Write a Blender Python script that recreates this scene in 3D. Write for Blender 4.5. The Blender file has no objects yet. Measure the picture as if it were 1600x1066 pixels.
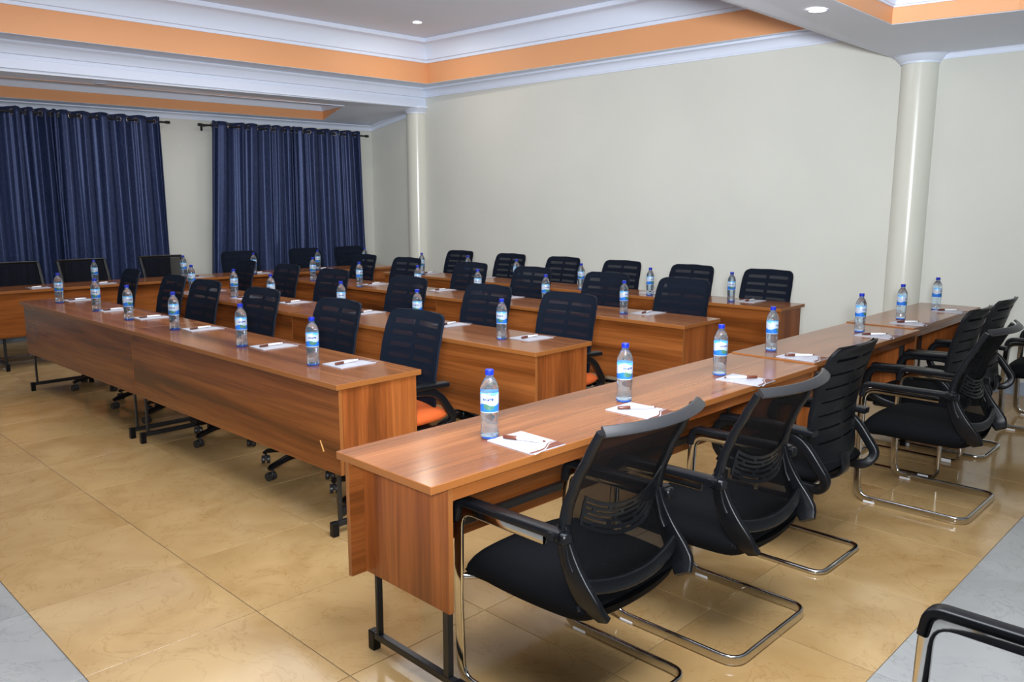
import bpy, bmesh, math, random
from mathutils import Vector, Matrix
random.seed(7)
S = bpy.context.scene
COL = S.collection
PI = math.pi

# ------------------------------------------------------------------ camera
cd = bpy.data.cameras.new('camera'); cam = bpy.data.objects.new('camera', cd); COL.objects.link(cam)
yaw, pit, rol = 0.77371, -0.16878, 0.00073
fw = Vector((math.cos(pit)*math.cos(yaw), math.cos(pit)*math.sin(yaw), math.sin(pit)))
rt = Vector((math.sin(yaw), -math.cos(yaw), 0)); up = rt.cross(fw)
rt, up = rt*math.cos(rol)+up*math.sin(rol), up*math.cos(rol)-rt*math.sin(rol)
m = Matrix((rt, up, -fw)).transposed().to_4x4(); m.translation = (0, 0, 1.566)
cam.matrix_world = m
cd.sensor_width = 36; cd.lens = 36*1275.12/1600; cd.clip_start = .05
S.camera = cam

# ------------------------------------------------------------------ world, lights, exposure
w = bpy.data.worlds.new('world'); S.world = w; w.use_nodes = True
w.node_tree.nodes['Background'].inputs[0].default_value = (.8, .85, 1, 1)
w.node_tree.nodes['Background'].inputs[1].default_value = .15
S.view_settings.view_transform = 'Standard'; S.view_settings.look = 'None'
S.view_settings.gamma = 1; S.view_settings.use_curve_mapping = False
S.view_settings.exposure = 0.0
S.cycles.use_denoising = True
S.cycles.max_bounces = 10; S.cycles.sample_clamp_indirect = 6

def area_light(name, loc, target, sx, sy, power, color):
    d = bpy.data.lights.new(name, 'AREA'); d.shape = 'RECTANGLE'; d.size = sx; d.size_y = sy
    d.energy = power; d.color = color
    o = bpy.data.objects.new(name, d); COL.objects.link(o); o.location = loc
    o.rotation_euler = (Vector(target)-Vector(loc)).to_track_quat('-Z', 'Y').to_euler()
    return o
# the photographer's flash: a beam across the room, and its bounce off the ceiling in front of the camera
fl_ = area_light('flash_beam', (-.2, -.15, 1.78), (5.2, 4.6, 4.0), .5, .35, 208, (.92, .97, 1)); fl_.data.spread = math.radians(98)
area_light('ceiling_bounce', (1.7, .9, 2.70), (1.7, .9, 0), 1.4, 1.4, 84, (.97, .98, 1))
area_light('tray_fill', (3.0, 5.6, 3.55), (3.0, 5.6, 0), 4.8, 4.8, 170, (.97, .98, 1))  # unseen fill light, added under the tray to brighten the floor and rows

# ------------------------------------------------------------------ helpers
def tag(o, label=None, cat=None, group=None, kind=None):
    if label: o['label'] = label
    if cat: o['category'] = cat
    if group: o['group'] = group
    if kind: o['kind'] = kind
    return o

def empty(name, loc=(0, 0, 0), rz=0):
    o = bpy.data.objects.new(name, None); COL.objects.link(o)
    o.location = loc; o.rotation_euler = (0, 0, rz); o.empty_display_size = .1
    return o

def children(o): return [c for c in COL.objects if c.parent is o]
def copy_tree(o, kids, parent=None):
    c = o.copy(); COL.objects.link(c)
    if parent is not None: c.parent = parent
    for ch in kids.get(o, ()): copy_tree(ch, kids, c)
    return c
def kid_map():
    k = {}
    for o in COL.objects:
        if o.parent is not None: k.setdefault(o.parent, []).append(o)
    return k

class MB:
    """collects vertices and faces; build() links them as one mesh object"""
    def __init__(s): s.v = []; s.f = []; s.mi = []
    def add(s, vs, fs, mi=0):
        n = len(s.v); s.v += [tuple(q) for q in vs]
        s.f += [tuple(i+n for i in f) for f in fs]; s.mi += [mi]*len(fs)
    def box(s, x0, x1, y0, y1, z0, z1, b=0, mi=0, side=None):
        if b <= 0:
            vs = [(x, y, z) for z in (z0, z1) for y in (y0, y1) for x in (x0, x1)]
            fs = [(0, 2, 3, 1), (4, 5, 7, 6), (0, 1, 5, 4), (2, 6, 7, 3), (0, 4, 6, 2), (1, 3, 7, 5)]
            n = len(s.v); s.v += vs; s.f += [tuple(i+n for i in f) for f in fs]
            s.mi += [mi, mi]+[mi if side is None else side]*4
            return
        bm = bmesh.new(); bmesh.ops.create_cube(bm, size=1)
        for q in bm.verts: q.co = ((x0+x1)/2+q.co.x*(x1-x0), (y0+y1)/2+q.co.y*(y1-y0), (z0+z1)/2+q.co.z*(z1-z0))
        bmesh.ops.bevel(bm, geom=bm.edges[:], offset=b, segments=1, affect='EDGES', profile=.5)
        bm.normal_update(); bm.verts.index_update(); n = len(s.v)
        s.v += [tuple(q.co) for q in bm.verts]
        for f in bm.faces:
            s.f.append(tuple(q.index+n for q in f.verts))
            s.mi.append(mi if side is None or abs(f.normal.z) > .9 else side)
        bm.free()
    def sweep(s, path, prof, closed=False, up=None, scale=None, mi=0):
        """profile (a, b) swept on a path: a along the side vector, b along the other"""
        P = [Vector(p) for p in path]; n = len(P); k = len(prof); vs = []
        T = []
        for i in range(n):
            a = P[(i-1) % n] if closed or i > 0 else P[i]
            c = P[(i+1) % n] if closed or i < n-1 else P[i]
            T.append((c-a).normalized())
        ref = Vector(up) if up is not None else None
        N = None
        for i in range(n):
            t = T[i]
            if ref is not None:
                b = ref - t*ref.dot(t)
                b.normalize()
            else:
                if N is None:
                    N = t.orthogonal()
                    z = Vector((0, 0, 1)) - t*t.z
                    if z.length > .2: N = z
                N = (N - t*N.dot(t)).normalized(); b = N
            a = t.cross(b)
            sc = scale[i] if scale else (1, 1)
            for (pa, pb) in prof: vs.append(P[i]+a*pa*sc[0]+b*pb*sc[1])
        fs = []
        for i in range(n if closed else n-1):
            j = (i+1) % n
            for q in range(k):
                r = (q+1) % k
                fs.append((i*k+q, i*k+r, j*k+r, j*k+q))
        if not closed:
            fs.append(tuple(range(k-1, -1, -1))); fs.append(tuple((n-1)*k+q for q in range(k)))
        s.add(vs, fs, mi)
    def tube(s, path, r, k=8, closed=False, mi=0):
        s.sweep(path, [(r*math.cos(2*PI*i/k), r*math.sin(2*PI*i/k)) for i in range(k)], closed, mi=mi)
    def lathe(s, prof, k=20, c=(0, 0, 0), wob=None, mi=0, cap0=True, cap1=True):
        vs = []
        for (r, z) in prof:
            for i in range(k):
                a = 2*PI*i/k; rr = r*(1+(wob(a, z) if wob else 0))
                vs.append((c[0]+rr*math.cos(a), c[1]+rr*math.sin(a), c[2]+z))
        fs = []; n = len(prof)
        for i in range(n-1):
            for q in range(k):
                r = (q+1) % k
                fs.append((i*k+q, i*k+r, (i+1)*k+r, (i+1)*k+q))
        if cap0: fs.append(tuple(range(k-1, -1, -1)))
        if cap1: fs.append(tuple((n-1)*k+q for q in range(k)))
        s.add(vs, fs, mi)
    def sheet(s, P, us, vs_, th, mask=None, mi=0):
        """curved slab: front P(u, v), back shifted along the normal; mask(u, v) False cuts a hole"""
        nu, nv = len(us), len(vs_)
        F = [[Vector(P(u, v)) for u in us] for v in vs_]; G = []
        for j in range(nv):
            row = []
            for i in range(nu):
                a = F[j][min(i+1, nu-1)]-F[j][max(i-1, 0)]
                b = F[min(j+1, nv-1)][i]-F[max(j-1, 0)][i]
                nn = a.cross(b)
                if nn.length < 1e-12: nn = Vector((0, 1, 0))
                row.append(F[j][i]-nn.normalized()*th)
            G.append(row)
        keep = [[mask is None or mask((us[i]+us[i+1])/2, (vs_[j]+vs_[j+1])/2) for i in range(nu-1)] for j in range(nv-1)]
        v = [p for r in F for p in r]+[p for r in G for p in r]; o = nu*nv; fs = []
        K = lambda j, i: 0 <= j < nv-1 and 0 <= i < nu-1 and keep[j][i]
        for j in range(nv-1):
            for i in range(nu-1):
                if not keep[j][i]: continue
                a, b, c, d = j*nu+i, j*nu+i+1, (j+1)*nu+i+1, (j+1)*nu+i
                fs.append((a, b, c, d)); fs.append((d+o, c+o, b+o, a+o))
                if not K(j-1, i): fs.append((a, a+o, b+o, b))
                if not K(j+1, i): fs.append((d, c, c+o, d+o))
                if not K(j, i-1): fs.append((a, d, d+o, a+o))
                if not K(j, i+1): fs.append((b, b+o, c+o, c))
        used = sorted({i for f in fs for i in f}); mp = {q: i for i, q in enumerate(used)}
        s.add([v[q] for q in used], [tuple(mp[i] for i in f) for f in fs], mi)
    def build(s, name, mats, parent=None, smooth=False, angle=40):
        me = bpy.data.meshes.new(name); me.from_pydata(s.v, [], s.f)
        if not isinstance(mats, (list, tuple)): mats = [mats]
        for q in mats: me.materials.append(q)
        me.polygons.foreach_set('material_index', s.mi)
        if smooth:
            me.polygons.foreach_set('use_smooth', [True]*len(s.f))
            me.set_sharp_from_angle(angle=math.radians(angle))
        me.update()
        o = bpy.data.objects.new(name, me); COL.objects.link(o)
        if parent is not None: o.parent = parent
        return o

def lin(a, b, n): return [a+(b-a)*i/(n-1) for i in range(n)]
def fillet(pts, rad, n=5, closed=False):
    pts = [Vector(p) for p in pts]; out = []; N = len(pts)
    for i, p in enumerate(pts):
        if not closed and i in (0, N-1): out.append(p); continue
        a = pts[(i-1) % N]; c = pts[(i+1) % N]
        r = min(rad, (a-p).length*.48, (c-p).length*.48)
        A = p+(a-p).normalized()*r; B = p+(c-p).normalized()*r
        for k in range(n+1):
            t = k/n; out.append(A*(1-t)**2+p*2*t*(1-t)+B*t*t)
    return out
def spline(pts, n=6):
    P = [Vector(p) for p in pts]; P = [P[0]*2-P[1]]+P+[P[-1]*2-P[-2]]; out = []
    for i in range(1, len(P)-2):
        for k in range(n):
            t = k/n; a, b, c, d = P[i-1:i+3]
            out.append(.5*((2*b)+(c-a)*t+(2*a-5*b+4*c-d)*t*t+(3*b-a-3*c+d)*t**3))
    out.append(P[-2]); return out
def interp(tab, z):
    if z <= tab[0][0]: return tab[0][1]
    for (a, b), (c, d) in zip(tab, tab[1:]):
        if z <= c:
            t = (z-a)/(c-a); t = t*t*(3-2*t)*.35+t*.65
            return b+(d-b)*t
    return tab[-1][1]
def rrect(a, b, r, n=3):
    out = []
    for cx, cy, s0 in ((a-r, b-r, 0), (-a+r, b-r, 1), (-a+r, -b+r, 2), (a-r, -b+r, 3)):
        for k in range(n+1):
            t = (s0+k/n)*PI/2; out.append((cx+r*math.cos(t), cy+r*math.sin(t)))
    return out

# ------------------------------------------------------------------ materials
def mat(name, color=(.8, .8, .8), rough=.5, metal=0, **kw):
    q = bpy.data.materials.new(name); q.use_nodes = True
    b = q.node_tree.nodes['Principled BSDF']
    b.inputs['Base Color'].default_value = (*color, 1); b.inputs['Roughness'].default_value = rough
    b.inputs['Metallic'].default_value = metal
    for k, v in kw.items(): b.inputs[k.replace('_', ' ')].default_value = v
    return q
def nodes(q): return q.node_tree, q.node_tree.nodes, q.node_tree.links, q.node_tree.nodes['Principled BSDF']
def N(t, typ, **kw):
    n = t.nodes.new(typ)
    for k, v in kw.items():
        if k in n.inputs: n.inputs[k].default_value = v
        else: setattr(n, k, v)
    return n
def ramp(t, stops):
    r = t.nodes.new('ShaderNodeValToRGB'); e = r.color_ramp.elements
    while len(e) < len(stops): e.new(.5)
    for q, (p, c) in zip(e, stops): q.position = p; q.color = (*c, 1)
    return r
def obj_vec(t, scale=(1, 1, 1), rnd=True):
    L = t.links; tc = N(t, 'ShaderNodeTexCoord'); mp = N(t, 'ShaderNodeMapping')
    mp.inputs['Scale'].default_value = scale
    if rnd:
        oi = N(t, 'ShaderNodeObjectInfo'); mu = N(t, 'ShaderNodeVectorMath', operation='SCALE')
        ad = N(t, 'ShaderNodeVectorMath', operation='ADD'); cx = N(t, 'ShaderNodeCombineXYZ')
        L.new(oi.outputs['Random'], cx.inputs[0]); L.new(oi.outputs['Random'], cx.inputs[1]); L.new(oi.outputs['Random'], cx.inputs[2])
        L.new(cx.outputs[0], mu.inputs[0]); mu.inputs['Scale'].default_value = 37
        L.new(tc.outputs['Object'], mp.inputs['Vector']); L.new(mp.outputs[0], ad.inputs[0]); L.new(mu.outputs[0], ad.inputs[1])
        return ad.outputs[0]
    L.new(tc.outputs['Object'], mp.inputs['Vector']); return mp.outputs[0]

def wood(name, scale, rough=.18, dark=(.055, .017, .005), mid=(.170, .049, .011), light=(.265, .085, .021), st=.30):
    q = mat(name, rough=rough); t, nd, L, b = nodes(q)
    v = obj_vec(t, scale)
    n1 = N(t, 'ShaderNodeTexNoise', Scale=1.0, Detail=5.0, Roughness=.55, Distortion=.35)
    L.new(v, n1.inputs['Vector'])
    r = ramp(t, [(st, dark), (.47, mid), (.62, light), (.78, mid)]); L.new(n1.outputs['Fac'], r.inputs[0])
    mp = N(t, 'ShaderNodeMapping'); mp.inputs['Scale'].default_value = tuple(3 if s < 2 else 9 for s in scale)
    L.new(v, mp.inputs['Vector'])
    n2 = N(t, 'ShaderNodeTexNoise', Scale=1.0, Detail=3.0); L.new(mp.outputs[0], n2.inputs['Vector'])
    r2 = ramp(t, [(.35, (.82, .82, .82)), (.6, (1.06, 1.06, 1.06))]); L.new(n2.outputs['Fac'], r2.inputs[0])
    mx = N(t, 'ShaderNodeMix', data_type='RGBA', blend_type='MULTIPLY'); mx.inputs[0].default_value = 1
    L.new(r.outputs[0], mx.inputs[6]); L.new(r2.outputs[0], mx.inputs[7]); L.new(mx.outputs[2], b.inputs['Base Color'])
    b.inputs['Specular IOR Level'].default_value = .38
    return q
M = {}
M['wood_top'] = wood('wood_tabletop', (.55, 8, 8), .17, (.115, .042, .016), (.225, .077, .024), (.31, .115, .038), .26)
M['wood_front'] = wood('wood_front_panel', (.5, 8, 8), .2)
M['wood_end'] = wood('wood_end_panel', (9, 9, .7), .24, (.095, .027, .008), (.220, .060, .014), (.31, .093, .022))
M['edge'] = mat('edge_banding', (.25, .088, .022), .3)
M['steel_black'] = mat('black_steel', (.012, .013, .015), .35)
M['plastic'] = mat('black_plastic', (.004, .0045, .006), .32, Specular_IOR_Level=.26)
M['plastic_lit'] = mat('lit_black_plastic', (.018, .018, .020), .36)  # black plastic made lighter: the light on the top rim is in the colour
M['fabric'] = mat('black_fabric', (.0025, .0028, .0038), .85, Specular_IOR_Level=.10)
M['orange_fabric'] = mat('orange_fabric', (.56, .105, .022), .85, Specular_IOR_Level=.2)
M['chrome'] = mat('chrome', (.60, .59, .57), .10, 1)
M['rubber'] = mat('white_rubber', (.75, .75, .78), .4)
M['wheel'] = mat('caster_plastic', (.02, .02, .022), .4)

def mesh_fabric(name, col, alpha):
    q = mat(name, col, .75, Specular_IOR_Level=.1); t, nd, L, b = nodes(q)
    tr = N(t, 'ShaderNodeBsdfTransparent'); mx = N(t, 'ShaderNodeMixShader')
    v = obj_vec(t, (1, 1, 1), False)
    sp = N(t, 'ShaderNodeSeparateXYZ'); L.new(v, sp.inputs[0])
    fac = None
    outs = []
    for ax, fr in ((0, 1400), (2, 1400)):
        mu = N(t, 'ShaderNodeMath', operation='MULTIPLY'); L.new(sp.outputs[ax], mu.inputs[0]); mu.inputs[1].default_value = fr
        sn = N(t, 'ShaderNodeMath', operation='SINE'); L.new(mu.outputs[0], sn.inputs[0]); outs.append(sn)
    pr = N(t, 'ShaderNodeMath', operation='MULTIPLY_ADD'); L.new(outs[0].outputs[0], pr.inputs[0]); L.new(outs[1].outputs[0], pr.inputs[1])
    pr.inputs[2].default_value = 0
    ma = N(t, 'ShaderNodeMath', operation='MULTIPLY_ADD'); L.new(pr.outputs[0], ma.inputs[0]); ma.inputs[1].default_value = .22; ma.inputs[2].default_value = alpha
    L.new(ma.outputs[0], mx.inputs[0]); L.new(tr.outputs[0], mx.inputs[1]); L.new(b.outputs[0], mx.inputs[2])
    L.new(mx.outputs[0], nd['Material Output'].inputs[0])
    return q
M['mesh'] = mesh_fabric('black_mesh', (.004, .004, .005), .60)
M['mesh_navy'] = mesh_fabric('navy_black_mesh', (.006, .010, .020), .66)
M['mesh_dense'] = mesh_fabric('dense_black_mesh', (.005, .005, .006), .9)
M['shell'] = mat('navy_black_shell', (.006, .009, .017), .6, Specular_IOR_Level=.15)

def paint(name, col, rough=.55, var=.03):
    q = mat(name, col, rough); t, nd, L, b = nodes(q)
    v = obj_vec(t, (1, 1, 1), False)
    n = N(t, 'ShaderNodeTexNoise', Scale=1.2, Detail=4.0); L.new(v, n.inputs['Vector'])
    r = ramp(t, [(.3, tuple(c*(1-var) for c in col)), (.7, tuple(min(1, c*(1+var)) for c in col))])
    L.new(n.outputs['Fac'], r.inputs[0]); L.new(r.outputs[0], b.inputs['Base Color'])
    n2 = N(t, 'ShaderNodeTexNoise', Scale=260.0, Detail=2.0); L.new(v, n2.inputs['Vector'])
    bp = N(t, 'ShaderNodeBump', Strength=.06, Distance=.002); L.new(n2.outputs['Fac'], bp.inputs['Height']); L.new(bp.outputs[0], b.inputs['Normal'])
    return q
M['wall'] = paint('cream_wall_paint', (.645, .65, .60), .38)
M['column'] = paint('cream_column_paint', (.67, .67, .60), .22, .01)
M['white'] = paint('white_ceiling_paint', (.76, .83, .96), .6, .015)
M['cornice'] = paint('white_plaster', (.74, .81, .96), .45, .01)
M['orange_paint'] = paint('orange_paint', (.76, .36, .165), .5, .02)

def tile(name, base, dark, vein, rough):
    q = mat(name, base, rough); t, nd, L, b = nodes(q)
    v = obj_vec(t, (1, 1, 1))
    n = N(t, 'ShaderNodeTexNoise', Scale=2.6, Detail=5.0, Distortion=.8); L.new(v, n.inputs['Vector'])
    r = ramp(t, [(.33, dark), (.62, base)]); L.new(n.outputs['Fac'], r.inputs[0])
    n2 = N(t, 'ShaderNodeTexNoise', Scale=3.2, Detail=6.0, Roughness=.6, Distortion=1.6); L.new(v, n2.inputs['Vector'])
    a = N(t, 'ShaderNodeMath', operation='SUBTRACT'); L.new(n2.outputs['Fac'], a.inputs[0]); a.inputs[1].default_value = .5
    ab = N(t, 'ShaderNodeMath', operation='ABSOLUTE'); L.new(a.outputs[0], ab.inputs[0])
    r2 = ramp(t, [(0, vein), (.012, (1, 1, 1))]); L.new(ab.outputs[0], r2.inputs[0])
    mx = N(t, 'ShaderNodeMix', data_type='RGBA', blend_type='MULTIPLY'); mx.inputs[0].default_value = .75
    L.new(r.outputs[0], mx.inputs[6]); L.new(r2.outputs[0], mx.inputs[7]); L.new(mx.outputs[2], b.inputs['Base Color'])
    return q
M['tan_tile'] = tile('tan_floor_tile', (.52, .345, .155), (.42, .26, .105), (.80, .74, .64), .11)
M['grey_tile'] = tile('grey_floor_tile', (.37, .372, .36), (.30, .303, .295), (.76, .76, .76), .2)
M['grout'] = mat('grout', (.30, .29, .26), .7)
M['baseboard'] = tile('blue_grey_skirting_tile', (.30, .36, .44), (.26, .31, .38), (.8, .8, .8), .25)

def curtain_mat():
    q = mat('navy_curtain', (.03, .045, .13), .38, Specular_IOR_Level=.6); t, nd, L, b = nodes(q)
    b.inputs['Specular Tint'].default_value = (.45, .55, 1, 1)
    v = obj_vec(t, (1, 1, .4), False)
    n = N(t, 'ShaderNodeTexNoise', Scale=70.0, Detail=3.0, Roughness=.6); L.new(v, n.inputs['Vector'])
    r = ramp(t, [(.35, (.011, .017, .048)), (.65, (.026, .038, .092))]); L.new(n.outputs['Fac'], r.inputs[0]); L.new(r.outputs[0], b.inputs['Base Color'])
    return q
M['curtain'] = curtain_mat()
M['rod'] = mat('black_rod', (.01, .01, .012), .4)
M['ring'] = mat('silver_ring', (.7, .7, .72), .25, 1)
lamp = mat('lamp_lens', (1, 1, 1), .4); lamp.node_tree.nodes['Principled BSDF'].inputs['Emission Color'].default_value = (1, .93, .82, 1)
lamp.node_tree.nodes['Principled BSDF'].inputs['Emission Strength'].default_value = 7
M['lamp'] = lamp
M['lamp_off'] = mat('unlit_lens', (.6, .6, .62), .4)
M['cap'] = mat('blue_cap', (.006, .022, .36), .3)
M['pet'] = mat('clear_bottle', (.72, .87, 1.0), .015, Transmission_Weight=.95, IOR=1.36)
M['pet_base'] = mat('blue_bottle_base', (.10, .30, 1.0), .05, Transmission_Weight=.8, IOR=1.33)
M['pen_white'] = mat('white_pen', (.85, .85, .88), .3)
M['pen_brown'] = mat('brown_pen_cap', (.10, .024, .011), .35)
M['paper'] = mat('white_paper', (.44, .445, .50), .5)
M['paper_edge'] = mat('paper_edge', (.38, .39, .45), .6)
M['brown_print'] = mat('brown_print', (.12, .030, .014), .5)
M['grey_print'] = mat('grey_print', (.35, .30, .38), .5)
M['scuff'] = mat('bare_board', (.7, .35, .10), .6)

def label_mat():
    q = mat('bottle_label', (.8, .85, .95), .3); t, nd, L, b = nodes(q)
    tc = N(t, 'ShaderNodeTexCoord'); sp = N(t, 'ShaderNodeSeparateXYZ'); L.new(tc.outputs['Object'], sp.inputs[0])
    def mth(op, a, c=None):
        n = N(t, 'ShaderNodeMath', operation=op)
        for i, q_ in enumerate((a, c)):
            if q_ is None: continue
            if isinstance(q_, (int, float)): n.inputs[i].default_value = q_
            else: L.new(q_, n.inputs[i])
        return n.outputs[0]
    x, y, z = sp.outputs
    ang = mth('ARCTAN2', x, mth('MULTIPLY', y, -1))      # 0 towards local -y, the printed face
    def mix(a, col, f):
        mx = N(t, 'ShaderNodeMix', data_type='RGBA'); L.new(f, mx.inputs[0])
        if isinstance(a, tuple): mx.inputs[6].default_value = (*a, 1)
        else: L.new(a, mx.inputs[6])
        mx.inputs[7].default_value = (*col, 1); return mx.outputs[2]
    wave = mth('MULTIPLY', mth('SINE', mth('MULTIPLY', ang, 3)), .004)
    zz = mth('ADD', z, wave)
    c = mix((.40, .45, .54), (.015, .14, .55), mth('LESS_THAN', zz, .124))
    c = mix(c, (.10, .40, .75), mth('GREATER_THAN', zz, .160))
    c = mix(c, (.45, .5, .58), mth('LESS_THAN', z, .0995))
    # oval hill picture
    e = mth('ADD', mth('POWER', mth('DIVIDE', mth('SUBTRACT', ang, .1), .62), 2), mth('POWER', mth('DIVIDE', mth('SUBTRACT', z, .120), .013), 2))
    c = mix(c, (.05, .15, .11), mth('LESS_THAN', e, 1))
    c = mix(c, (.30, .42, .50), mth('MULTIPLY', mth('LESS_THAN', e, 1), mth('GREATER_THAN', zz, .125)))
    n = N(t, 'ShaderNodeTexNoise', Scale=1.0, Detail=1.0); mp = N(t, 'ShaderNodeMapping'); mp.inputs['Scale'].default_value = (330, 330, 120)
    L.new(tc.outputs['Object'], mp.inputs[0]); L.new(mp.outputs[0], n.inputs['Vector'])
    band = mth('MULTIPLY', mth('LESS_THAN', mth('ABSOLUTE', mth('SUBTRACT', z, .1435)), .0045), mth('LESS_THAN', mth('ABSOLUTE', ang), .62))
    c = mix(c, (.02, .04, .20), mth('MULTIPLY', band, mth('GREATER_THAN', n.outputs['Fac'], .5)))
    L.new(c, b.inputs['Base Color']); return q
M['label'] = label_mat()

# ------------------------------------------------------------------ floor
YW, XW = 10.4, 7.6
fl = MB(); fl.box(-4.1, XW+.15, -4.1, YW+.15, -.2, -.004)
floor = fl.build('floor', M['grout']); tag(floor, kind='structure')
TS = .625; X0, Y0 = .79, .89
cache = {}
def add_tile(x0, x1, y0, y1, key):
    g = .0016; sz = (round(x1-x0, 3), round(y1-y0, 3), key)
    if sz not in cache:
        b = MB(); b.box(-sz[0]/2+g, sz[0]/2-g, -sz[1]/2+g, sz[1]/2-g, -.012, 0, .0008)
        o = b.build('floor_tile', M[key], floor); cache[sz] = o
    else:
        o = cache[sz].copy(); COL.objects.link(o)
    o.location = ((x0+x1)/2, (y0+y1)/2, 0)
xs = [X0+TS*k for k in range(-2, 11)]+[XW]; ys = [Y0+TS*k for k in range(-2, 16)]+[YW]
for i in range(len(xs)-1):
    for j in range(len(ys)-1):
        if xs[i+1]-xs[i] < .02 or ys[j+1]-ys[j] < .02: continue
        add_tile(xs[i], xs[i+1], ys[j], ys[j+1], 'tan_tile' if i >= 2 and j >= 2 else 'grey_tile')
# the rest of the room's floor, outside the tiles laid one by one
b = MB(); b.box(-4, xs[0], -4, YW, -.012, 0); b.box(xs[0], XW, -4, ys[0], -.012, 0)
o = b.build('floor_tile', M['grey_tile'], floor); tag(o, kind='stuff')

# ------------------------------------------------------------------ walls
def wall(name, x0, x1, y0, y1, z1=3.9):
    b = MB(); b.box(x0, x1, y0, y1, -.2, z1); o = b.build(name, M['wall']); tag(o, kind='structure'); return o
wall('wall_right', XW, XW+.15, -4.1, YW+.15); wall('wall_back', -4.1, XW, YW, YW+.15)
wall('wall_left', -4.15, -4, -4.1, YW); wall('wall_front', -4, XW, -4.15, -4)
def skirting(name, a, bpt, n):
    root = empty(name, a); tag(root, kind='structure')
    a = Vector(a); bpt = Vector(bpt); d = (bpt-a)/n; ang = math.atan2(d.y, d.x); first = None
    for k in range(n):
        if first is None:
            q = MB(); q.box(0.001, d.length-.001, 0, .012, .0, .11, .002)
            o = first = q.build('skirting_tile', M['baseboard'], root)
        else: o = first.copy(); COL.objects.link(o)
        o.location = d*k; o.rotation_euler = (0, 0, ang)
skirting('baseboard_back', (XW-.014, YW-.001, 0), (-.2, YW-.001, 0), 13)
skirting('baseboard_right', (XW-.001, -.5, 0), (XW-.001, YW-.016, 0), 18)

# ------------------------------------------------------------------ ceiling
def poly(name, verts, faces, m_, kind='structure', parent=None):
    b = MB(); b.add(verts, faces); o = b.build(name, m_, parent)
    if kind: tag(o, kind=kind)
    return o
def slab(name, pts, m_, th=.05):
    """horizontal slab over a loop of points, thickened upwards"""
    n = len(pts); v = list(pts)+[(p[0], p[1], p[2]+th) for p in pts]
    f = [tuple(range(n-1, -1, -1)), tuple(range(n, 2*n))]+[(i, (i+1) % n, (i+1) % n+n, i+n) for i in range(n)]
    return poly(name, v, f, m_)
def ring_slab(name, outer, inner, m_, th=.05):
    n = len(outer); v = list(outer)+list(inner); v += [(p[0], p[1], p[2]+th) for p in outer]+[(p[0], p[1], p[2]+.003) for p in inner]
    f = []
    for i in range(n):
        j = (i+1) % n
        f += [(i, n+i, n+j, j), (2*n+i, 2*n+j, 3*n+j, 3*n+i), (i, j, 2*n+j, 2*n+i), (n+i, 3*n+i, 3*n+j, n+j)]
    return poly(name, v, f, m_)
def molding(name, path, prof, m_, side=1, closed=False, kind='structure'):
    """cornice: (out, z) profile along a path lying in the wall; out is left of the walk for side=1"""
    P = [Vector(p) for p in path]; n = len(P); k = len(prof); vs = []
    for i in range(n):
        dirs = []
        if closed or i > 0: dirs.append((P[i]-P[i-1]).xy.normalized())
        if closed or i < n-1: dirs.append((P[(i+1) % n]-P[i]).xy.normalized())
        nn = [Vector((-d.y, d.x))*side for d in dirs]
        if len(nn) == 2:
            h = (nn[0]+nn[1]).normalized(); h = h/max(.3, h.dot(nn[0]))
        else: h = nn[0]
        for (a, z) in prof: vs.append((P[i].x+h.x*a, P[i].y+h.y*a, P[i].z+z))
    fs = []
    for i in range(n if closed else n-1):
        j = (i+1) % n
        for q in range(k): fs.append((i*k+q, i*k+(q+1) % k, j*k+(q+1) % k, j*k+q))
    if not closed: fs += [tuple(range(k)), tuple((n-1)*k+q for q in range(k-1, -1, -1))]
    b = MB(); b.add(vs, fs); o = b.build(name, m_, smooth=True, angle=25)
    bm = bmesh.new(); bm.from_mesh(o.data); bmesh.ops.recalc_face_normals(bm, faces=bm.faces[:]); bm.to_mesh(o.data); bm.free()
    if kind: tag(o, kind=kind)
    return o
def cove(out, drop):
    pr = [(0, 0), (out, 0), (out, -.018*drop/.1)]
    for k in range(1, 7):
        t = k/7*PI/2; pr.append((out*(.86-.66*math.sin(t)), -drop*(.2+.62*(1-math.cos(t)))))
    pr += [(out*.2, -drop*.86), (.012, -drop*.88), (.012, -drop), (0, -drop)]
    return pr
ZL = 3.12                                    # ledge of the middle bay
# middle bay: ledge round the tray
tin = [(-3.3, 3.6, ZL), (7.45, 3.6, ZL), (7.30, 8.72, ZL), (2.4, 8.97, ZL), (-3.3, 9.2, ZL)]
tin[1] = (7.46, 3.4, ZL)
out_ = [(-4, 2.75, ZL), (XW, 2.75, ZL), (XW, 9.2, ZL), (2.4, 9.42, ZL), (-4, 9.6, ZL)]
ring_slab('ceiling', out_, tin, M['white'])
TOP = 3.66
def riser(name, loop, z0, z1, th=.04):
    n = len(loop); v = [(p[0], p[1], z0) for p in loop]+[(p[0], p[1], z1) for p in loop]
    c = Vector((sum(p[0] for p in loop)/n, sum(p[1] for p in loop)/n))
    o2 = []
    for p in loop:
        d = (Vector(p[:2])-c).normalized()*th; o2.append((p[0]+d.x, p[1]+d.y))
    v += [(p[0], p[1], z0) for p in o2]+[(p[0], p[1], z1) for p in o2]
    f = []
    for i in range(n):
        j = (i+1) % n
        f += [(i, n+i, n+j, j), (2*n+i, 2*n+j, 3*n+j, 3*n+i), (i, j, 2*n+j, 2*n+i), (n+i, 3*n+i, 3*n+j, n+j)]
    return poly(name, v, f, M['orange_paint'])
riser('trim_1', tin, ZL+.004, TOP)
molding('trim_2', [(p[0], p[1], TOP) for p in tin], cove(.17, .28), M['cornice'], 1, True)
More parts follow.
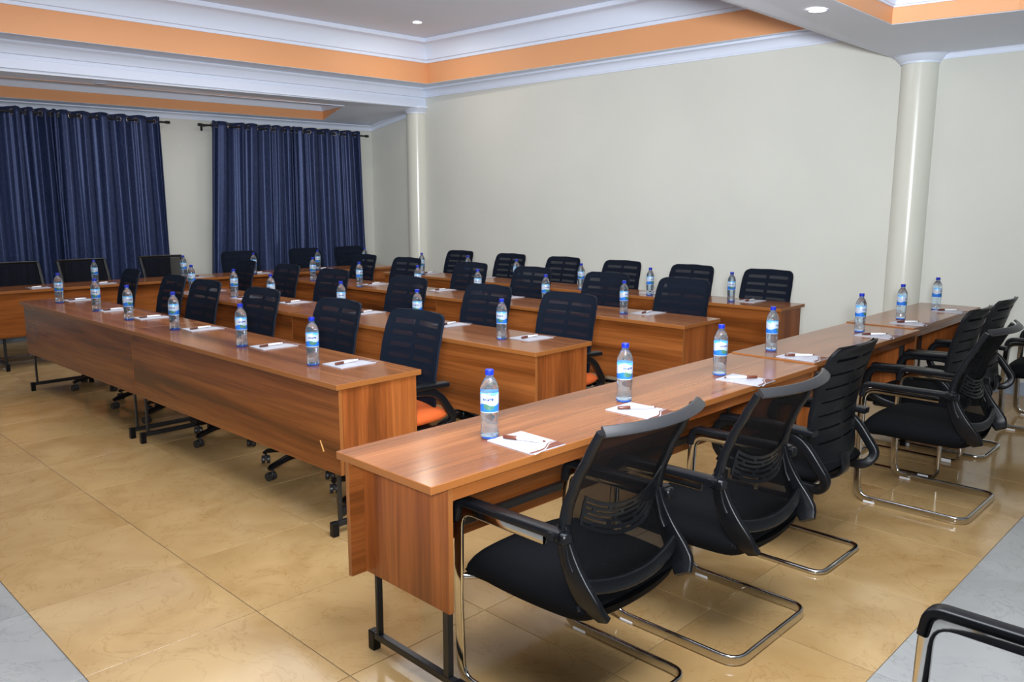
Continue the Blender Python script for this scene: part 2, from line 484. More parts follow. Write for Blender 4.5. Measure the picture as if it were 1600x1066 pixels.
slab('ceiling.001', [(p[0], p[1], TOP+.002) for p in [(-3.4, 3.2, 0), (XW, 3.2, 0), (XW, 8.9, 0), (-3.4, 9.4, 0)]], M['white'])
molding('trim_3', [(XW, 2.75, ZL), (XW, 9.15, ZL)], cove(.085, .12), M['cornice'], 1)
# beam between the middle bay and the window bay, with its moulded face
ZB = 2.86
bl = [(-4, 9.62), (2.4, 9.37), (XW, 9.12)]
def strip(name, pts, prof, m_): return molding(name, pts, prof, m_, -1)
strip('trim_4', [(x, y, 0) for x, y in bl],
      [(-.06, ZL), (.06, ZL), (.06, ZL-.015), (.035, ZL-.04), (.02, ZL-.085), (.02, ZL-.12), (.0, ZL-.125), (.0, ZL-.16), (.012, ZL-.165), (.012, ZB), (-.06, ZB)], M['cornice'])
# window bay: sloping soffit with a long tray
def zs(x, y): return 4.321+.009*x-.163*y
so = [(-4, 9.64), (2.4, 9.39), (XW, 9.14), (XW, YW), (-4, YW)]
def zz(x, y): return max(zs(x, y), 2.60) if y > 9.66 else min(ZB, zs(x, y)+.015)
ti = [(-3.4, 9.75), (2.4, 9.56), (6.5, 9.48), (6.66, 10.25), (-3.4, 10.29)]
ring_slab('ceiling.002', [(x, y, zz(x, y)) for x, y in so], [(x, y, zs(x, y)) for x, y in ti], M['white'])
n = len(ti); v = [(x, y, zs(x, y)+.004) for x, y in ti]; v += [(x, y, zs(x, 10.2)+.22) for x, y in ti]
c = (1.5, 10.0); v += [(x+(.04 if x > c[0] else -.04), y+(.03 if y > c[1] else -.03), z) for x, y, z in v]
f = []
for i in range(n):
    j = (i+1) % n
    f += [(i, n+i, n+j, j), (2*n+i, 2*n+j, 3*n+j, 3*n+i), (i, j, 2*n+j, 2*n+i), (n+i, 3*n+i, 3*n+j, n+j)]
poly('trim_5', v, f, M['orange_paint'])
molding('trim_6', [(x, y, zs(x, 10.2)+.108) for x, y in ti], [(0, .125), (.10, .125), (.10, .11), (.06, .07), (.03, .02), (.02, 0), (0, 0)], M['cornice'], 1, True)
slab('ceiling.003', [(x, y, zs(x, 10.2)+.236) for x, y in [(-3.5, 9.45), (2.4, 9.4), (7.0, 9.3), (7.0, 10.36), (-3.5, 10.36)]], M['white'], .03)
molding('trim_7', [(XW, 9.44, zs(XW, 9.44)), (XW, YW, zs(XW, YW)), (-4, YW, zs(-4, YW))], cove(.075, .075), M['cornice'], 1)
# bay on the camera's side: soffit with its own tray
def zc(x, y): return 2.752+.006*max(0, x-6.1)*4
tc_ = [(-3.2, -3.2), (6.08, -3.2), (6.08, 1.5), (5.95, 2.22), (-3.2, 2.16)]
oc = [(-4, -4), (XW, -4), (XW, 1.5), (XW, 2.74), (-4, 2.74)]
ring_slab('ceiling.004', [(x, y, zc(x, y)) for x, y in oc], [(x, y, zc(x, y)) for x, y in tc_], M['white'])
riser('trim_8', tc_, 2.757, 2.95)
molding('trim_9', [(x, y, 2.95) for x, y in tc_], cove(.12, .09), M['cornice'], 1, True)
slab('ceiling.005', [(-3.3, -3.3, 2.952), (6.2, -3.3, 2.952), (6.2, 2.32, 2.952), (-3.3, 2.32, 2.952)], M['white'])
b = MB(); b.box(-4, XW, 2.742, 2.80, 2.797, ZL+.04); o = b.build('ceiling_beam', M['white']); tag(o, kind='structure')
b = MB(); b.box(-4, XW, 9.70, 9.72, 2.9, 3.2); b.box(-4, XW, 2.80, 2.82, ZL, 3.72); b.box(-4, XW, 9.72, 9.74, 3.1, 3.75)
b.box(-4.1, XW+.1, -4.1, YW+.1, 3.85, 3.9)
o = b.build('ceiling.006', M['white']); tag(o, kind='structure')
# engaged columns and the mouldings that wrap their heads
def column(name, x, y, r, z1):
    b = MB(); b.lathe([(r, 0), (r, z1)], 40, (x, y, 0)); o = b.build(name, M['column'], smooth=True); tag(o, kind='structure')
    c = MB(); c.lathe([(r+.01, z1-.085), (r+.012, z1-.07), (r+.03, z1-.055), (r+.06, z1-.02), (r+.075, z1-.018), (r+.075, z1)], 40, (x, y, 0))
    o2 = c.build('column_head', M['cornice'], o, smooth=True); return o
column('column', XW-.02, 2.565, .145, 2.80)
column('column.001', XW-.02, 9.29, .15, 2.875)
molding('trim_10', [(XW, -4, zc(XW, 0)+.012), (XW, 2.45, zc(XW, 0)+.03)], cove(.075, .075), M['cornice'], 1)

# ------------------------------------------------------------------ ceiling lamps
def downlight(x, y, z, lit=True, power=8, label=''):
    t = empty('downlight', (x, y, z)); tag(t, label, 'ceiling light', 'recessed ceiling downlights' if not label else None)
    b = MB(); b.lathe([(.052, 0), (.060, 0), (.060, -.003), (.057, -.004), (.052, -.004)], 28, cap0=False, cap1=False); b.build('trim_ring', M['cornice'], t, smooth=True)
    b = MB(); b.lathe([(.001, -.003), (.053, -.003)], 28, cap0=False, cap1=False); o = b.build('lens', M['lamp'] if lit else M['lamp_off'], t)
    if lit:
        d = bpy.data.lights.new('downlight_bulb', 'AREA'); d.shape = 'DISK'; d.size = .10; d.energy = power; d.color = (1, .90, .76)
        l = bpy.data.objects.new('downlight_bulb', d); COL.objects.link(l); l.parent = t; l.location = (0, 0, -.015)
    return t
downlight(6.47, 7.89, TOP, label='lit round downlight in the white ceiling of the raised middle tray')
downlight(5.22, 2.41, zc(5.2, 2.4)+.007, label='lit round downlight in the lower soffit near the cream column', power=6)
downlight(3.40, 9.47, zs(3.40, 9.47)-.004, lit=False, label='unlit round downlight in the soffit above the left curtain')

# ------------------------------------------------------------------ tables
def table(A, B, depth, label, dz=0, group=None, scuff=False, ov=(.003, .003), inset=(.006, .006)):
    """A and B end the edge with the modesty panel, the seat side lies to the left of A->B"""
    A = Vector((*A, 0)); B = Vector((*B, 0)); L = (B-A).length
    t = empty('training_table', A+Vector((0, 0, 0)), math.atan2(B.y-A.y, B.x-A.x)); tag(t, label, 'table', group)
    Z = .75+dz; e = .0015
    b = MB(); b.box(e, L-e, 0, depth, Z-.026, Z, .0015, 0, 1); b.build('tabletop', [M['wood_top'], M['edge']], t)
    b = MB(); b.box(ov[0], L-ov[1], .022, .040, .312, Z-.0265, .001, 0, 0); mp = b.build('modesty_panel', M['wood_front'], t)
    for xe in ((ov[0]-.0012, ov[0]-.0002), (L-ov[1]+.0002, L-ov[1]+.0012)):
        q = MB(); q.box(xe[0], xe[1], .0225, .0395, .313, Z-.027); q.build('edge_strip', M['edge'], mp)
    if scuff:
        q = MB(); q.add([(0, 0, 0), (.006, 0, .004), (-.022, 0, .052), (-.026, 0, .05), (0, .003, 0), (.006, .003, .004), (-.022, .003, .052), (-.026, .003, .05)],
                        [(0, 1, 2, 3), (7, 6, 5, 4), (0, 4, 5, 1), (1, 5, 6, 2), (2, 6, 7, 3), (3, 7, 4, 0)])
        so_ = q.build('scuff_mark', M['scuff'], mp); so_.location = (L-.16, .0192, .40)
    for x in (ov[0]+inset[0], L-ov[1]-.018-inset[1]):
        b = MB(); b.box(x, x+.018, .0405, depth-.015, .316, Z-.0265, .001); ep = b.build('end_panel', M['wood_end'], t)
        q = MB(); q.box(x+.0005, x+.0175, depth-.0148, depth-.0128, .317, Z-.027); q.build('edge_strip', M['edge'], ep)
    b = MB(); b.box(ov[0]+inset[0]+.0195, L-ov[1]-inset[1]-.0195, depth-.033, depth-.015, Z-.072, Z-.0265, .001); b.build('apron', M['wood_front'], t)
    for x in (.085+max(0, inset[0]-.02), L-.085-max(0, inset[1]-.02)):
        b = MB(); b.box(x-.0125, x+.0125, .012, depth-.02, .045, .07, .002); fr = b.build('leg_frame', M['steel_black'], t)
        b = MB(); b.box(x-.0125, x+.0125, .0325+.012, .0580, .0705, Z-.027, .002); b.build('post', M['steel_black'], fr)
        b = MB(); b.box(x-.0125, x+.0125, depth-.085, depth-.06, .0705, Z-.073, .002); b.build('post', M['steel_black'], fr)
        for y in (.0, depth-.035):
            b = MB(); b.box(x-.016, x+.016, y, y+.034, 0, .0715 if y < .1 else .073, .003); b.build('foot_cap', M['plastic'], fr)
    b = MB(); b.box(.1, L-.1, .0585, .0825, .37, .40, .002); b.build('crossbar', M['steel_black'], t)
    return t
# seat side is left of A->B: rows run from the far left end to the aisle end (seats towards +x need A->B along -y)
def row(name, pts, depth, labels, scuff=False):
    # pts from aisle end to far end, modesty line
    for k in range(len(pts)-1):
        table(pts[k+1], pts[k], depth, labels[k], scuff=scuff and k == 0, ov=(.022 if k else .003, .003 if k else .022))
ROW1 = [(2.017, 3.075), (1.992, 5.435), (1.957, 7.63)]
ROW2 = [(3.242, 2.985), (3.172, 5.437), (3.14, 7.42)]
ROW3 = [(4.668, 2.945), (4.620, 5.468), (4.58, 7.9)]
ROW4 = [(5.957, 2.894), (5.87, 5.35), (5.80, 7.8)]
row('a', ROW1, .497, ['front row wood table nearest the aisle, orange chair seat showing beyond its end', 'front row wood table at the far left end, farther from the aisle'], True)
row('b', ROW2, .51, ['second row wood table ending at the aisle behind the front row', 'second row wood table farther from the aisle, reaching toward the left curtain'])
row('c', ROW3, .48, ['third row wood table ending at the aisle, in front of the last row', 'third row wood table farther from the aisle toward the curtains'])
row('d', ROW4, .44, ['last row wood table by the cream wall, its end close to the aisle', 'last row wood table by the cream wall, toward the far column'])
# side run of three tables along the aisle: panel on the +y side, seats on the -y side
table((3.99, 2.218), (1.456, 2.24), .492, 'nearest long wood table in front, its end panel facing the camera', ov=(.003, .022), inset=(.006, .056))
table((5.545, 2.215), (3.99, 2.215), .468, 'middle wood table of the right hand run, beside the slatted black chair', dz=.006)
table((7.05, 2.235), (5.545, 2.225), .440, 'farthest wood table of the right hand run, against the column', dz=.012)
# run along the curtains: panel on the -y side, seats on the +y side
table((1.97, 8.57), (4.28, 8.56), .50, 'wood table along the left curtain, at the far left of the photo')
table((4.28, 8.56), (6.5, 8.41), .50, 'wood table in front of the right curtain, at the back of the room')

# ------------------------------------------------------------------ chairs
def pillow(w, d, th, zc_, fn=None, n=14, y0=0):
    b = MB(); us = [math.sin(k/n*PI/2) for k in range(-n, n+1)]
    us = [(.55*u+.45*(k/n)) for k, u in zip(range(-n, n+1), us)]
    K = len(us); vs = []
    for sgn in (1, -1):
        for v in us:
            for u in us:
                # square to rounded square
                x = u*math.sqrt(1-.16*v*v); y = v*math.sqrt(1-.16*u*u)
                h = max(0, 1-abs(u)**9)**.5*max(0, 1-abs(v)**9)**.5
                X, Y, Zq = x*w/2*1.06, y*d/2*1.06+y0, zc_+sgn*h*th/2
                if fn: X, Y, Zq = fn(X, Y, Zq, u, v, sgn)
                vs.append((X, Y, Zq))
    fs = []
    for s_ in (0, 1):
        for j in range(K-1):
            for i in range(K-1):
                q = [s_*K*K+j*K+i, s_*K*K+j*K+i+1, s_*K*K+(j+1)*K+i+1, s_*K*K+(j+1)*K+i]
                fs.append(tuple(q if s_ == 0 else q[::-1]))
    b.add(vs, fs)
    bm = bmesh.new()
    for v in b.v: bm.verts.new(v)
    bm.verts.ensure_lookup_table()
    for f_ in b.f: bm.faces.new([bm.verts[i] for i in f_])
    bmesh.ops.remove_doubles(bm, verts=bm.verts[:], dist=.0004)
    bm.verts.index_update(); bm.faces.ensure_lookup_table()
    b.v = [tuple(v.co) for v in bm.verts]; b.f = [tuple(v.index for v in f_.verts) for f_ in bm.faces]; b.mi = [0]*len(b.f); bm.free()
    return b

# ---- visitor chair: mesh back, chrome sled
BK = [(.42, -.275), (.45, -.235), (.50, -.198), (.56, -.165), (.65, -.142), (.715, -.155), (.80, -.188), (.885, -.233), (.965, -.275)]
def by(z): return interp(BK, z)
def bow(x, z): return -.052*(1-(x/.235)**2)*min(1, max(.25, (z-.42)/.12))
def make_visitor():
    t = empty('visitor_chair')
    def seat_fn(X, Y, Zq, u, v, sg):
        if Y > .16: Zq -= ((Y-.16)/.12)**2*.028
        Zq += .010*(1-u*u) if sg > 0 else 0
        if sg < 0: Zq -= .012*(1-u*u)
        Zq += -.03*max(0, -Y)/.24*0
        return X, Y, Zq
    pillow(.49, .51, .102, .413, seat_fn, y0=.025).build('seat', M['fabric'], t, smooth=True, angle=60)
    b = MB(); b.box(-.20, .20, -.19, .22, .362, .378, .006); b.build('seat_pan', M['plastic'], t)
    # mesh
    b = MB(); us = lin(-.222, .222, 21); zs_ = lin(.485, .945, 27)
    b.sheet(lambda u, v: (u, by(v)+bow(u, v)+.004, v), us, zs_, .002)
    b.build('back_mesh', M['mesh'], t, smooth=True)
    # frame: side rails, top rim, lower crossbar
    for s in (-1, 1):
        b = MB(); pa = [(s*.229, by(z), z) for z in lin(.53, .955, 15)]
        b.sweep(pa, rrect(.017, .013, .008), up=(0, 1, .0), scale=[(1.25-.35*k/14, 1.1-.3*k/14) for k in range(15)])
        b.build('side_rail', M['plastic'], t, smooth=True, angle=35)
    rim = [(x, by(.962)+bow(x, .962)-.012, .962) for x in lin(-.240, .240, 21)]
    b = MB(); b.sweep(rim, [(-.005, -.019), (.006, -.021), (.009, -.010), (.007, .012), (.001, .017), (-.005, .014)], up=(0, .75, .66)); b.build('top_rim', M['plastic_lit'], t, smooth=True, angle=35)
    b = MB()
    low = [(x, by(.49)+bow(x, .49)-.012, .49-.03*(1-(x/.225)**2)) for x in lin(-.225, .225, 17)]
    b.sweep(low, rrect(.011, .022, .008), up=(0, .2, 1))
    b.build('lower_crossbar', M['plastic'], t, smooth=True, angle=35)
    for s in (-1, 1):
        pa = spline([(s*.232, -.140, .655), (s*.234, -.152, .60), (s*.236, -.178, .54), (s*.235, -.212, .485), (s*.225, -.250, .435), (s*.203, -.272, .402)], 4)
        n_ = len(pa); b = MB()
        b.sweep(pa, rrect(.011, .038, .009), up=(0, 1, .0), scale=[(1, .55+.55*min(1, 1.5*k/(n_-1))-.35*max(0, k/(n_-1)-.8)/.2) for k in range(n_)])
        pb = spline([(s*.225, -.215, .425), (s*.20, -.17, .385), (s*.15, -.10, .374)], 4)
        b.sweep(pb, rrect(.02, .008, .006), up=(0, 0, 1))
        b.build('side_bracket', M['plastic'], t, smooth=True, angle=40)
    # lumbar plate with rows of slots
    def lum_mask(u, v):
        k = (v-.612)/.0165
        j = k-math.floor(k)
        if .22 < j < .70 and .616 < v < .695:
            r_ = int(math.floor(k)) % 3; off = (0, .055, .028)[r_]
            q = ((u+.5+off)/.115) % 1
            if q > .13 and abs(u) < .178: return False
        return True
    def lum(u, v):
        z = v+.055*(abs(u)/.19)**2.2-.012
        return (u, by(min(z, .80))+bow(u, z)-.006, z)
    b = MB(); b.sheet(lum, lin(-.190, .190, 77), [.606+k*.0027 for k in range(36)], .005, lum_mask)
    b.build('lumbar_support', M['plastic'], t, smooth=True, angle=35)
    for s in (-1, 1):
        pa = fillet([(s*.262, -.165, .640), (s*.265, .262, .636), (s*.265, .272, .570)], .05, 6)
        b = MB(); b.sweep(pa, rrect(.022, .013, .008), up=(0, -.25 if False else 0, 1) if False else None)
        q = MB(); q.lathe([(.016, -.007), (.016, .007)], 14)
        # bolt head at the back joint
        for v_ in q.v: b.v.append((s*(.2865)+v_[2]*.6, -.140+v_[0], .638+v_[1]*.8))
        n0 = len(b.v)-len(q.v); b.f += [tuple(i+n0 for i in f_) for f_ in q.f]; b.mi += [0]*len(q.f)
        b.box(s*.258-.018, s*.258+.018, -.185, -.125, .615, .650, .006)
        b.build('armrest', M['plastic'], t, smooth=True, angle=40)
    # chrome sled in one bent bar
    x = .265; z = .019
    pts = [(-x, -.10, .612), (-x, .266, .612), (-x, .272, .30), (-x, .262, z), (-x, -.262, z), (x, -.262, z), (x, .262, z), (x, .272, .30), (x, .266, .612), (x, -.10, .612)]
    path = [Vector(pts[0])]
    for i in range(1, len(pts)-1):
        r_ = .065 if i not in (2, 7) else .01
        a, p, c_ = Vector(pts[i-1]), Vector(pts[i]), Vector(pts[i+1])
        A_ = p+(a-p).normalized()*r_; B_ = p+(c_-p).normalized()*r_
        for k in range(7):
            u = k/6; path.append(A_*(1-u)**2+p*2*u*(1-u)+B_*u*u)
    path.append(Vector(pts[-1]))
    b = MB()
    prof = rrect(.008, .0185, .007)
    # keep the flat bar's tall side in the plane of each bend
    P = path; n_ = len(P); vs = []; k_ = len(prof)
    for i in range(n_):
        tq = (P[min(i+1, n_-1)]-P[max(i-1, 0)]).normalized()
        side = Vector((1, 0, 0)) if abs(tq.x) < .02 else Vector((tq.y, -tq.x, 0)).normalized()
        if abs(tq.x) >= .02 and side.dot(Vector((P[i].x, P[i].y+.0, 0))) > 0 and False: side = -side
        if P[i].x < 0 and abs(tq.x) < .02: side = Vector((-1, 0, 0))
        if abs(tq.x) >= .02:
            cen = Vector((0, 0, 0)); 
            if side.dot(Vector((P[i].x, P[i].y, 0))-cen) < 0: side = -side
        up_ = side.cross(tq).normalized()
        for (pa_, pb_) in prof: vs.append(P[i]+side*pa_+up_*pb_)
    fs = []
    for i in range(n_-1):
        for q_ in range(k_):
            r_ = (q_+1) % k_; fs.append((i*k_+q_, i*k_+r_, (i+1)*k_+r_, (i+1)*k_+q_))
    fs += [tuple(range(k_-1, -1, -1)), tuple((n_-1)*k_+q_ for q_ in range(k_))]
    b.add(vs, fs)
    b.tube([(-x, .262, .372), (x, .262, .372)], .009, 8)
    b.tube([(-x+.01, .262, .372), (-.16, .20, .362), (-.16, -.16, .362)], .009, 8); b.tube([(x-.01, .262, .372), (.16, .20, .362), (.16, -.16, .362)], .009, 8)
    fr = b.build('sled_frame', M['chrome'], t, smooth=True, angle=50)
    for s in (-1, 1):
        q = MB(); q.box(s*x-.011, s*x+.011, .165, .225, 0, .012, .003); q.build('foot_pad', M['rubber'], fr)
    return t

# ---- slatted mesh back, used on the swivel chairs and the round tube visitor chairs
SK = [(.44, -.215), (.52, -.190), (.60, -.176), (.68, -.178), (.78, -.195), (.88, -.222), (.94, -.243), (.985, -.268)]
def sy(z): return interp(SK, z)
def half_w(z):
    wq = interp([(.46, .205), (.58, .230), (.72, .240), (.86, .238), (.985, .226)], z)
    r = .052; top = .985
    if z > top-r: wq -= r-math.sqrt(max(0, r*r-(z-(top-r))**2))
    if z < .47+.05: q = (.52-z)/.05; wq -= .05*(1-math.sqrt(max(0, 1-q*q)))
    return wq
def sbow(u): return -.030*(1-u*u)
ZV = lin(.47, .92, 61)+[.922+.063*math.sin(k/9*PI/2) for k in range(1, 10)]
ZV[-1] = .9848
HI = [.80]
def slat_mask(u, v):
    if v > .935 or v < .52 or abs(u) > .80: return True
    k = (.955-v)/.060; j = k-math.floor(k)
    if .42 < j < HI[0] and abs(u-.03) > .05: return False
    return True
def make_slat(kind):
    HI[0] = .80 if kind == 'swivel' else .62
    t = empty('swivel_chair' if kind == 'swivel' else 'visitor_chair')
    us = lin(-1, 1, 41)
    b = MB(); b.sheet(lambda u, v: (u*half_w(v), sy(v)+sbow(u)-.010, v), us, ZV, .012, slat_mask)
    b.build('back_shell', M['shell'] if kind == 'swivel' else M['plastic'], t, smooth=True, angle=35)
    b = MB(); us2 = lin(-.97, .97, 15)
    b.sheet(lambda u, v: (u*half_w(v), sy(v)+sbow(u)+.006, v), us2, [z for k, z in enumerate(ZV) if k % 2 == 0], .003)
    b.build('back_mesh', M['mesh_navy'] if kind == 'swivel' else M['mesh_dense'], t, smooth=True)
    def seat_fn(X, Y, Zq, u, v, sg):
        if Y > .13: Zq -= ((Y-.13)/.12)**2*.03
        Zq += .012*(1-u*u) if sg > 0 else 0
        return X, Y, Zq
    (pillow(.51, .51, .074, .462, seat_fn, y0=-.005) if kind == 'swivel' else pillow(.47, .49, .08, .44, seat_fn, y0=.01)).build('seat', M['orange_fabric'] if kind == 'swivel' else M['fabric'], t, smooth=True, angle=60)
    b = MB(); b.box(-.215, .215, -.19, .21, .375, .402, .01); b.build('seat_pan', M['plastic'], t)
    # bar that carries the back
    b = MB(); b.sweep(spline([(0, -.05, .378), (0, -.17, .375), (0, -.245, .42), (0, -.240, .50)], 5), rrect(.035, .010, .008), up=(0, 1, .3)); b.build('back_bar', M['plastic'], t, smooth=True)
    for s in (-1, 1):
        loop = fillet([(s*.225, .10, .40), (s*.262, .235, .46), (s*.268, .225, .615), (s*.268, -.02, .622), (s*.268, -.165, .60), (s*.262, -.285, .44), (s*.235, -.245, .385)], .075, 5, True)
        b = MB(); b.sweep(loop, rrect(.021, .016, .010), closed=True, up=(1, 0, 0))
        pad = fillet([(s*.268, .20, .630), (s*.268, -.05, .640), (s*.268, -.225, .632)], .05, 4)
        b.sweep(pad, rrect(.029, .013, .008), up=(0, 0, 1))
        b.build('armrest', M['plastic'], t, smooth=True, angle=45)
    if kind == 'swivel':
        b = MB(); b.lathe([(.03, .10), (.03, .26), (.02, .262), (.02, .38)], 14); b.build('gas_lift', M['plastic'], t, smooth=True)
        b = MB(); b.box(-.09, .09, -.09, .10, .345, .378, .008); b.tube([(.08, .02, .36), (.24, .02, .35), (.285, .02, .34)], .006, 6); b.build('tilt_mechanism', M['steel_black'], t)
        b = MB(); b.lathe([(.045, .065), (.05, .09), (.045, .125), (.034, .135)], 16)
        for k in range(5):
            a = 2*PI*k/5+PI/2+.2; d = Vector((math.cos(a), math.sin(a), 0))
            b.sweep([d*.03+Vector((0, 0, .105)), d*.16+Vector((0, 0, .10)), d*.275+Vector((0, 0, .078)), d*.292+Vector((0, 0, .066))], rrect(.021, .014, .008), up=(0, 0, 1), scale=[(1.2, 1.3), (1, 1), (.85, .8), (.8, .7)])
        st = b.build('star_base', M['plastic'], t, smooth=True, angle=40); first = None
        for k in range(5):
            a = 2*PI*k/5+PI/2+.2
            if first is None:
                q = MB()
                for sx in (-1, 1):
                    c0 = MB(); c0.lathe([(.016, -.008), (.024, -.009), (.025, -.005), (.025, .005), (.024, .009), (.016, .008)], 16)
                    q.add([(sx*.015+v[2], v[0], .025+v[1]) for v in c0.v], c0.f)
                q.box(-.006, .006, -.012, .024, .02, .05, .002); q.lathe([(.007, .04), (.007, .068)], 8, (0, .016, 0))
                first = o = q.build('caster', M['wheel'], st, smooth=True, angle=40)
            else: o = first.copy(); COL.objects.link(o)
            o.location = (.285*math.cos(a), .285*math.sin(a), 0); o.rotation_euler = (0, 0, a+.9*k)
    else:
        x = .205; z = .0115
        pts = [(-.13, .12, .368), (-x, .255, .368), (-x, .262, .30), (-x, .265, z), (-x, -.262, z), (x, -.262, z), (x, .265, z), (x, .262, .30), (x, .255, .368), (.13, .12, .368)]
        if kind == 'reversed': pts = [(p[0], .085-p[1] if k_ not in (0, 9) else p[1]-.1, p[2]) for k_, p in enumerate(pts)]
        b = MB(); b.tube(fillet(pts, .055, 5), .0115, 10)
        fr = b.build('sled_frame', M['chrome'], t, smooth=True, angle=60)
        for s in (-1, 1):
            ya = .19 if kind != 'reversed' else -.105
            q = MB(); q.box(s*x-.013, s*x+.013, ya-.03, ya+.03, 0, .02, .003); q.build('foot_pad', M['rubber'], fr)
    return t

def put(proto_used, proto, kids, x, y, rz, label, group=None, cat='chair'):
    o = proto if not proto_used[0] else copy_tree(proto, kids)
    proto_used[0] = True
    o.location = (x, y, 0); o.rotation_euler = (0, 0, rz); tag(o, label, cat, group)
    return o
vis = make_visitor(); sw = make_slat('swivel'); sl = make_slat('tube'); rv = make_slat('reversed')
KM = kid_map()
u1 = [False]; u2 = [False]; u3 = [False]
put(u1, vis, KM, 1.915, 1.580, 0, 'nearest black mesh visitor chair on a chrome sled, at the near table end')
put(u1, vis, KM, 2.620, 1.495, 0, 'second black mesh visitor chair along the near table, beside the nearest one')
put(u1, vis, KM, 4.520, 1.325, 0, 'black mesh visitor chair pulled away from the middle table, whole chrome sled visible')
put(u1, vis, KM, 6.640, 1.180, .05, 'black visitor chair cut by the right edge of the photo, near the cream wall')
put(u1, vis, KM, 1.680, .275, 0, 'black chair at the bottom right corner, only an armrest and seat edge showing')
put(u3, sl, KM, 3.440, 1.590, 0, 'black slatted back chair between the two near mesh chairs and the pulled out one')
rv.location = (5.09, 1.56, 0); tag(rv, 'black slatted chair with arms tucked against the middle table', 'chair')
put(u3, sl, KM, 5.690, 1.570, 0, 'black slatted chair at the farthest right hand table, its loop arm outward')
# swivel chairs behind the rows: world -x is their front
BKOFF = .275
ROWC = [
 ('front row', 2.505, [(7.33, .10), (6.46, .05), (5.89, 0), (5.06, 0), (4.15, 0), (3.415, 0)]),
 ('second row', 3.755, [(7.67, .10), (6.87, .05), (6.09, .0), (5.05, 0), (4.145, 0), (3.395, 0)]),
 ('third row', 5.155, [(7.60, .05), (6.83, 0), (5.84, 0), (5.02, 0), (4.175, 0), (3.43, 0)]),
 ('last row', 6.405, [(7.38, 0), (6.52, 0), (5.73, 0), (4.95, 0), (4.14, 0), (3.375, 0)])]
ordn = ['first', 'second', 'third', 'fourth', 'fifth', 'sixth', 'seventh']
for rname, x0, L_ in ROWC:
    for k, (y, dr) in enumerate(L_):
        q = 5-k
        lb = f'dark mesh back swivel chair of the {rname}, {ordn[q]} from the aisle end'
        if q == 0: lb = f'dark mesh back swivel chair of the {rname}, closest to the aisle'
        if rname == 'front row' and q == 5: lb = 'dark swivel chair at the far left end of the front row, seen nearly edge on'
        if rname == 'front row' and q == 0: lb = 'dark swivel chair with orange seat showing beside the front row table end'
        yy = y; xx = x0
        if dr > .3: xx = x0+.06
        put(u2, sw, KM, xx, yy, PI/2-dr, lb, 'swivel chairs behind the four rows')
FARV = [(2.33, 'black mesh chair before the left curtain, leftmost in the photo'), (2.97, 'black mesh chair before the left curtain, second from the left'), (3.80, 'black mesh chair at the right edge of the left curtain, cream wall showing through')]
for x, lb in FARV: put(u1, vis, KM, x, 8.93, PI, lb)
for x, lb in [(4.71, 'dark chair before the right curtain, its left end'), (5.60, 'dark chair before the middle of the right curtain'), (6.27, 'dark chair before the right end of the right curtain')]:
    put(u2, sw, KM, x, 8.90, PI, lb, None)

# ------------------------------------------------------------------ bottles
def make_bottle():
    t = empty('water_bottle')
    prof = [(.020, .0015), (.026, .001), (.0322, .0105), (.0325, .014), (.0325, .022), (.0308, .030)]
    def wob(a, z):
        if .026 < z < .092: return .075*math.sin(5*a+z*190)*math.sin(5*a-z*150)*math.sin(PI*(z-.026)/.066)
        if z < .012: return .05*math.sin(5*a)
        return 0
    prof = prof[2:]+[(.0298, .038), (.0295, .046), (.0296, .054), (.0300, .062), (.0306, .070), (.0314, .078), (.0322, .086), (.0327, .092), (.0318, .096), (.0318, .167), (.0328, .171), (.0322, .178), (.0302, .187), (.0270, .197), (.0225, .206), (.0175, .213), (.0140, .217), (.0128, .220), (.0128, .222), (.0155, .223), (.0155, .225), (.0125, .226), (.0125, .236)]
    b = MB(); b.lathe(prof, 30, wob=wob); b.build('bottle_body', M['pet'], t, smooth=True, angle=60)
    b = MB(); b.lathe([(.014, .0022), (.020, .0014), (.0255, .0), (.0300, .0035), (.0318, .0075), (.0322, .0103)], 30, wob=lambda a, z: .05*math.sin(5*a)); b.build('bottle_base', M['pet_base'], t, smooth=True, angle=60)
    b = MB(); b.lathe([(.0324, .0965), (.0328, .098), (.0328, .165), (.0324, .1665)], 30, cap0=False, cap1=False); b.build('label_band', M['label'], t, smooth=True)
    b = MB(); b.lathe([(.0148, .2265), (.0152, .228), (.0152, .2425), (.0140, .2445)], 22, wob=lambda a, z: .018*math.cos(22*a/2)); b.build('bottle_cap', M['cap'], t, smooth=True, angle=30)
    return t
bot = make_bottle(); KB = kid_map(); ub = [False]
def put_bottle(x, y, z, rz, label):
    o = bot if not ub[0] else copy_tree(bot, KB)
    ub[0] = True; o.location = (x, y, z); o.rotation_euler = (0, 0, rz); tag(o, label, 'bottle', 'water bottles on the tables')
def face(x, y, d=0): return math.atan2(-y, -x)+PI/2+d
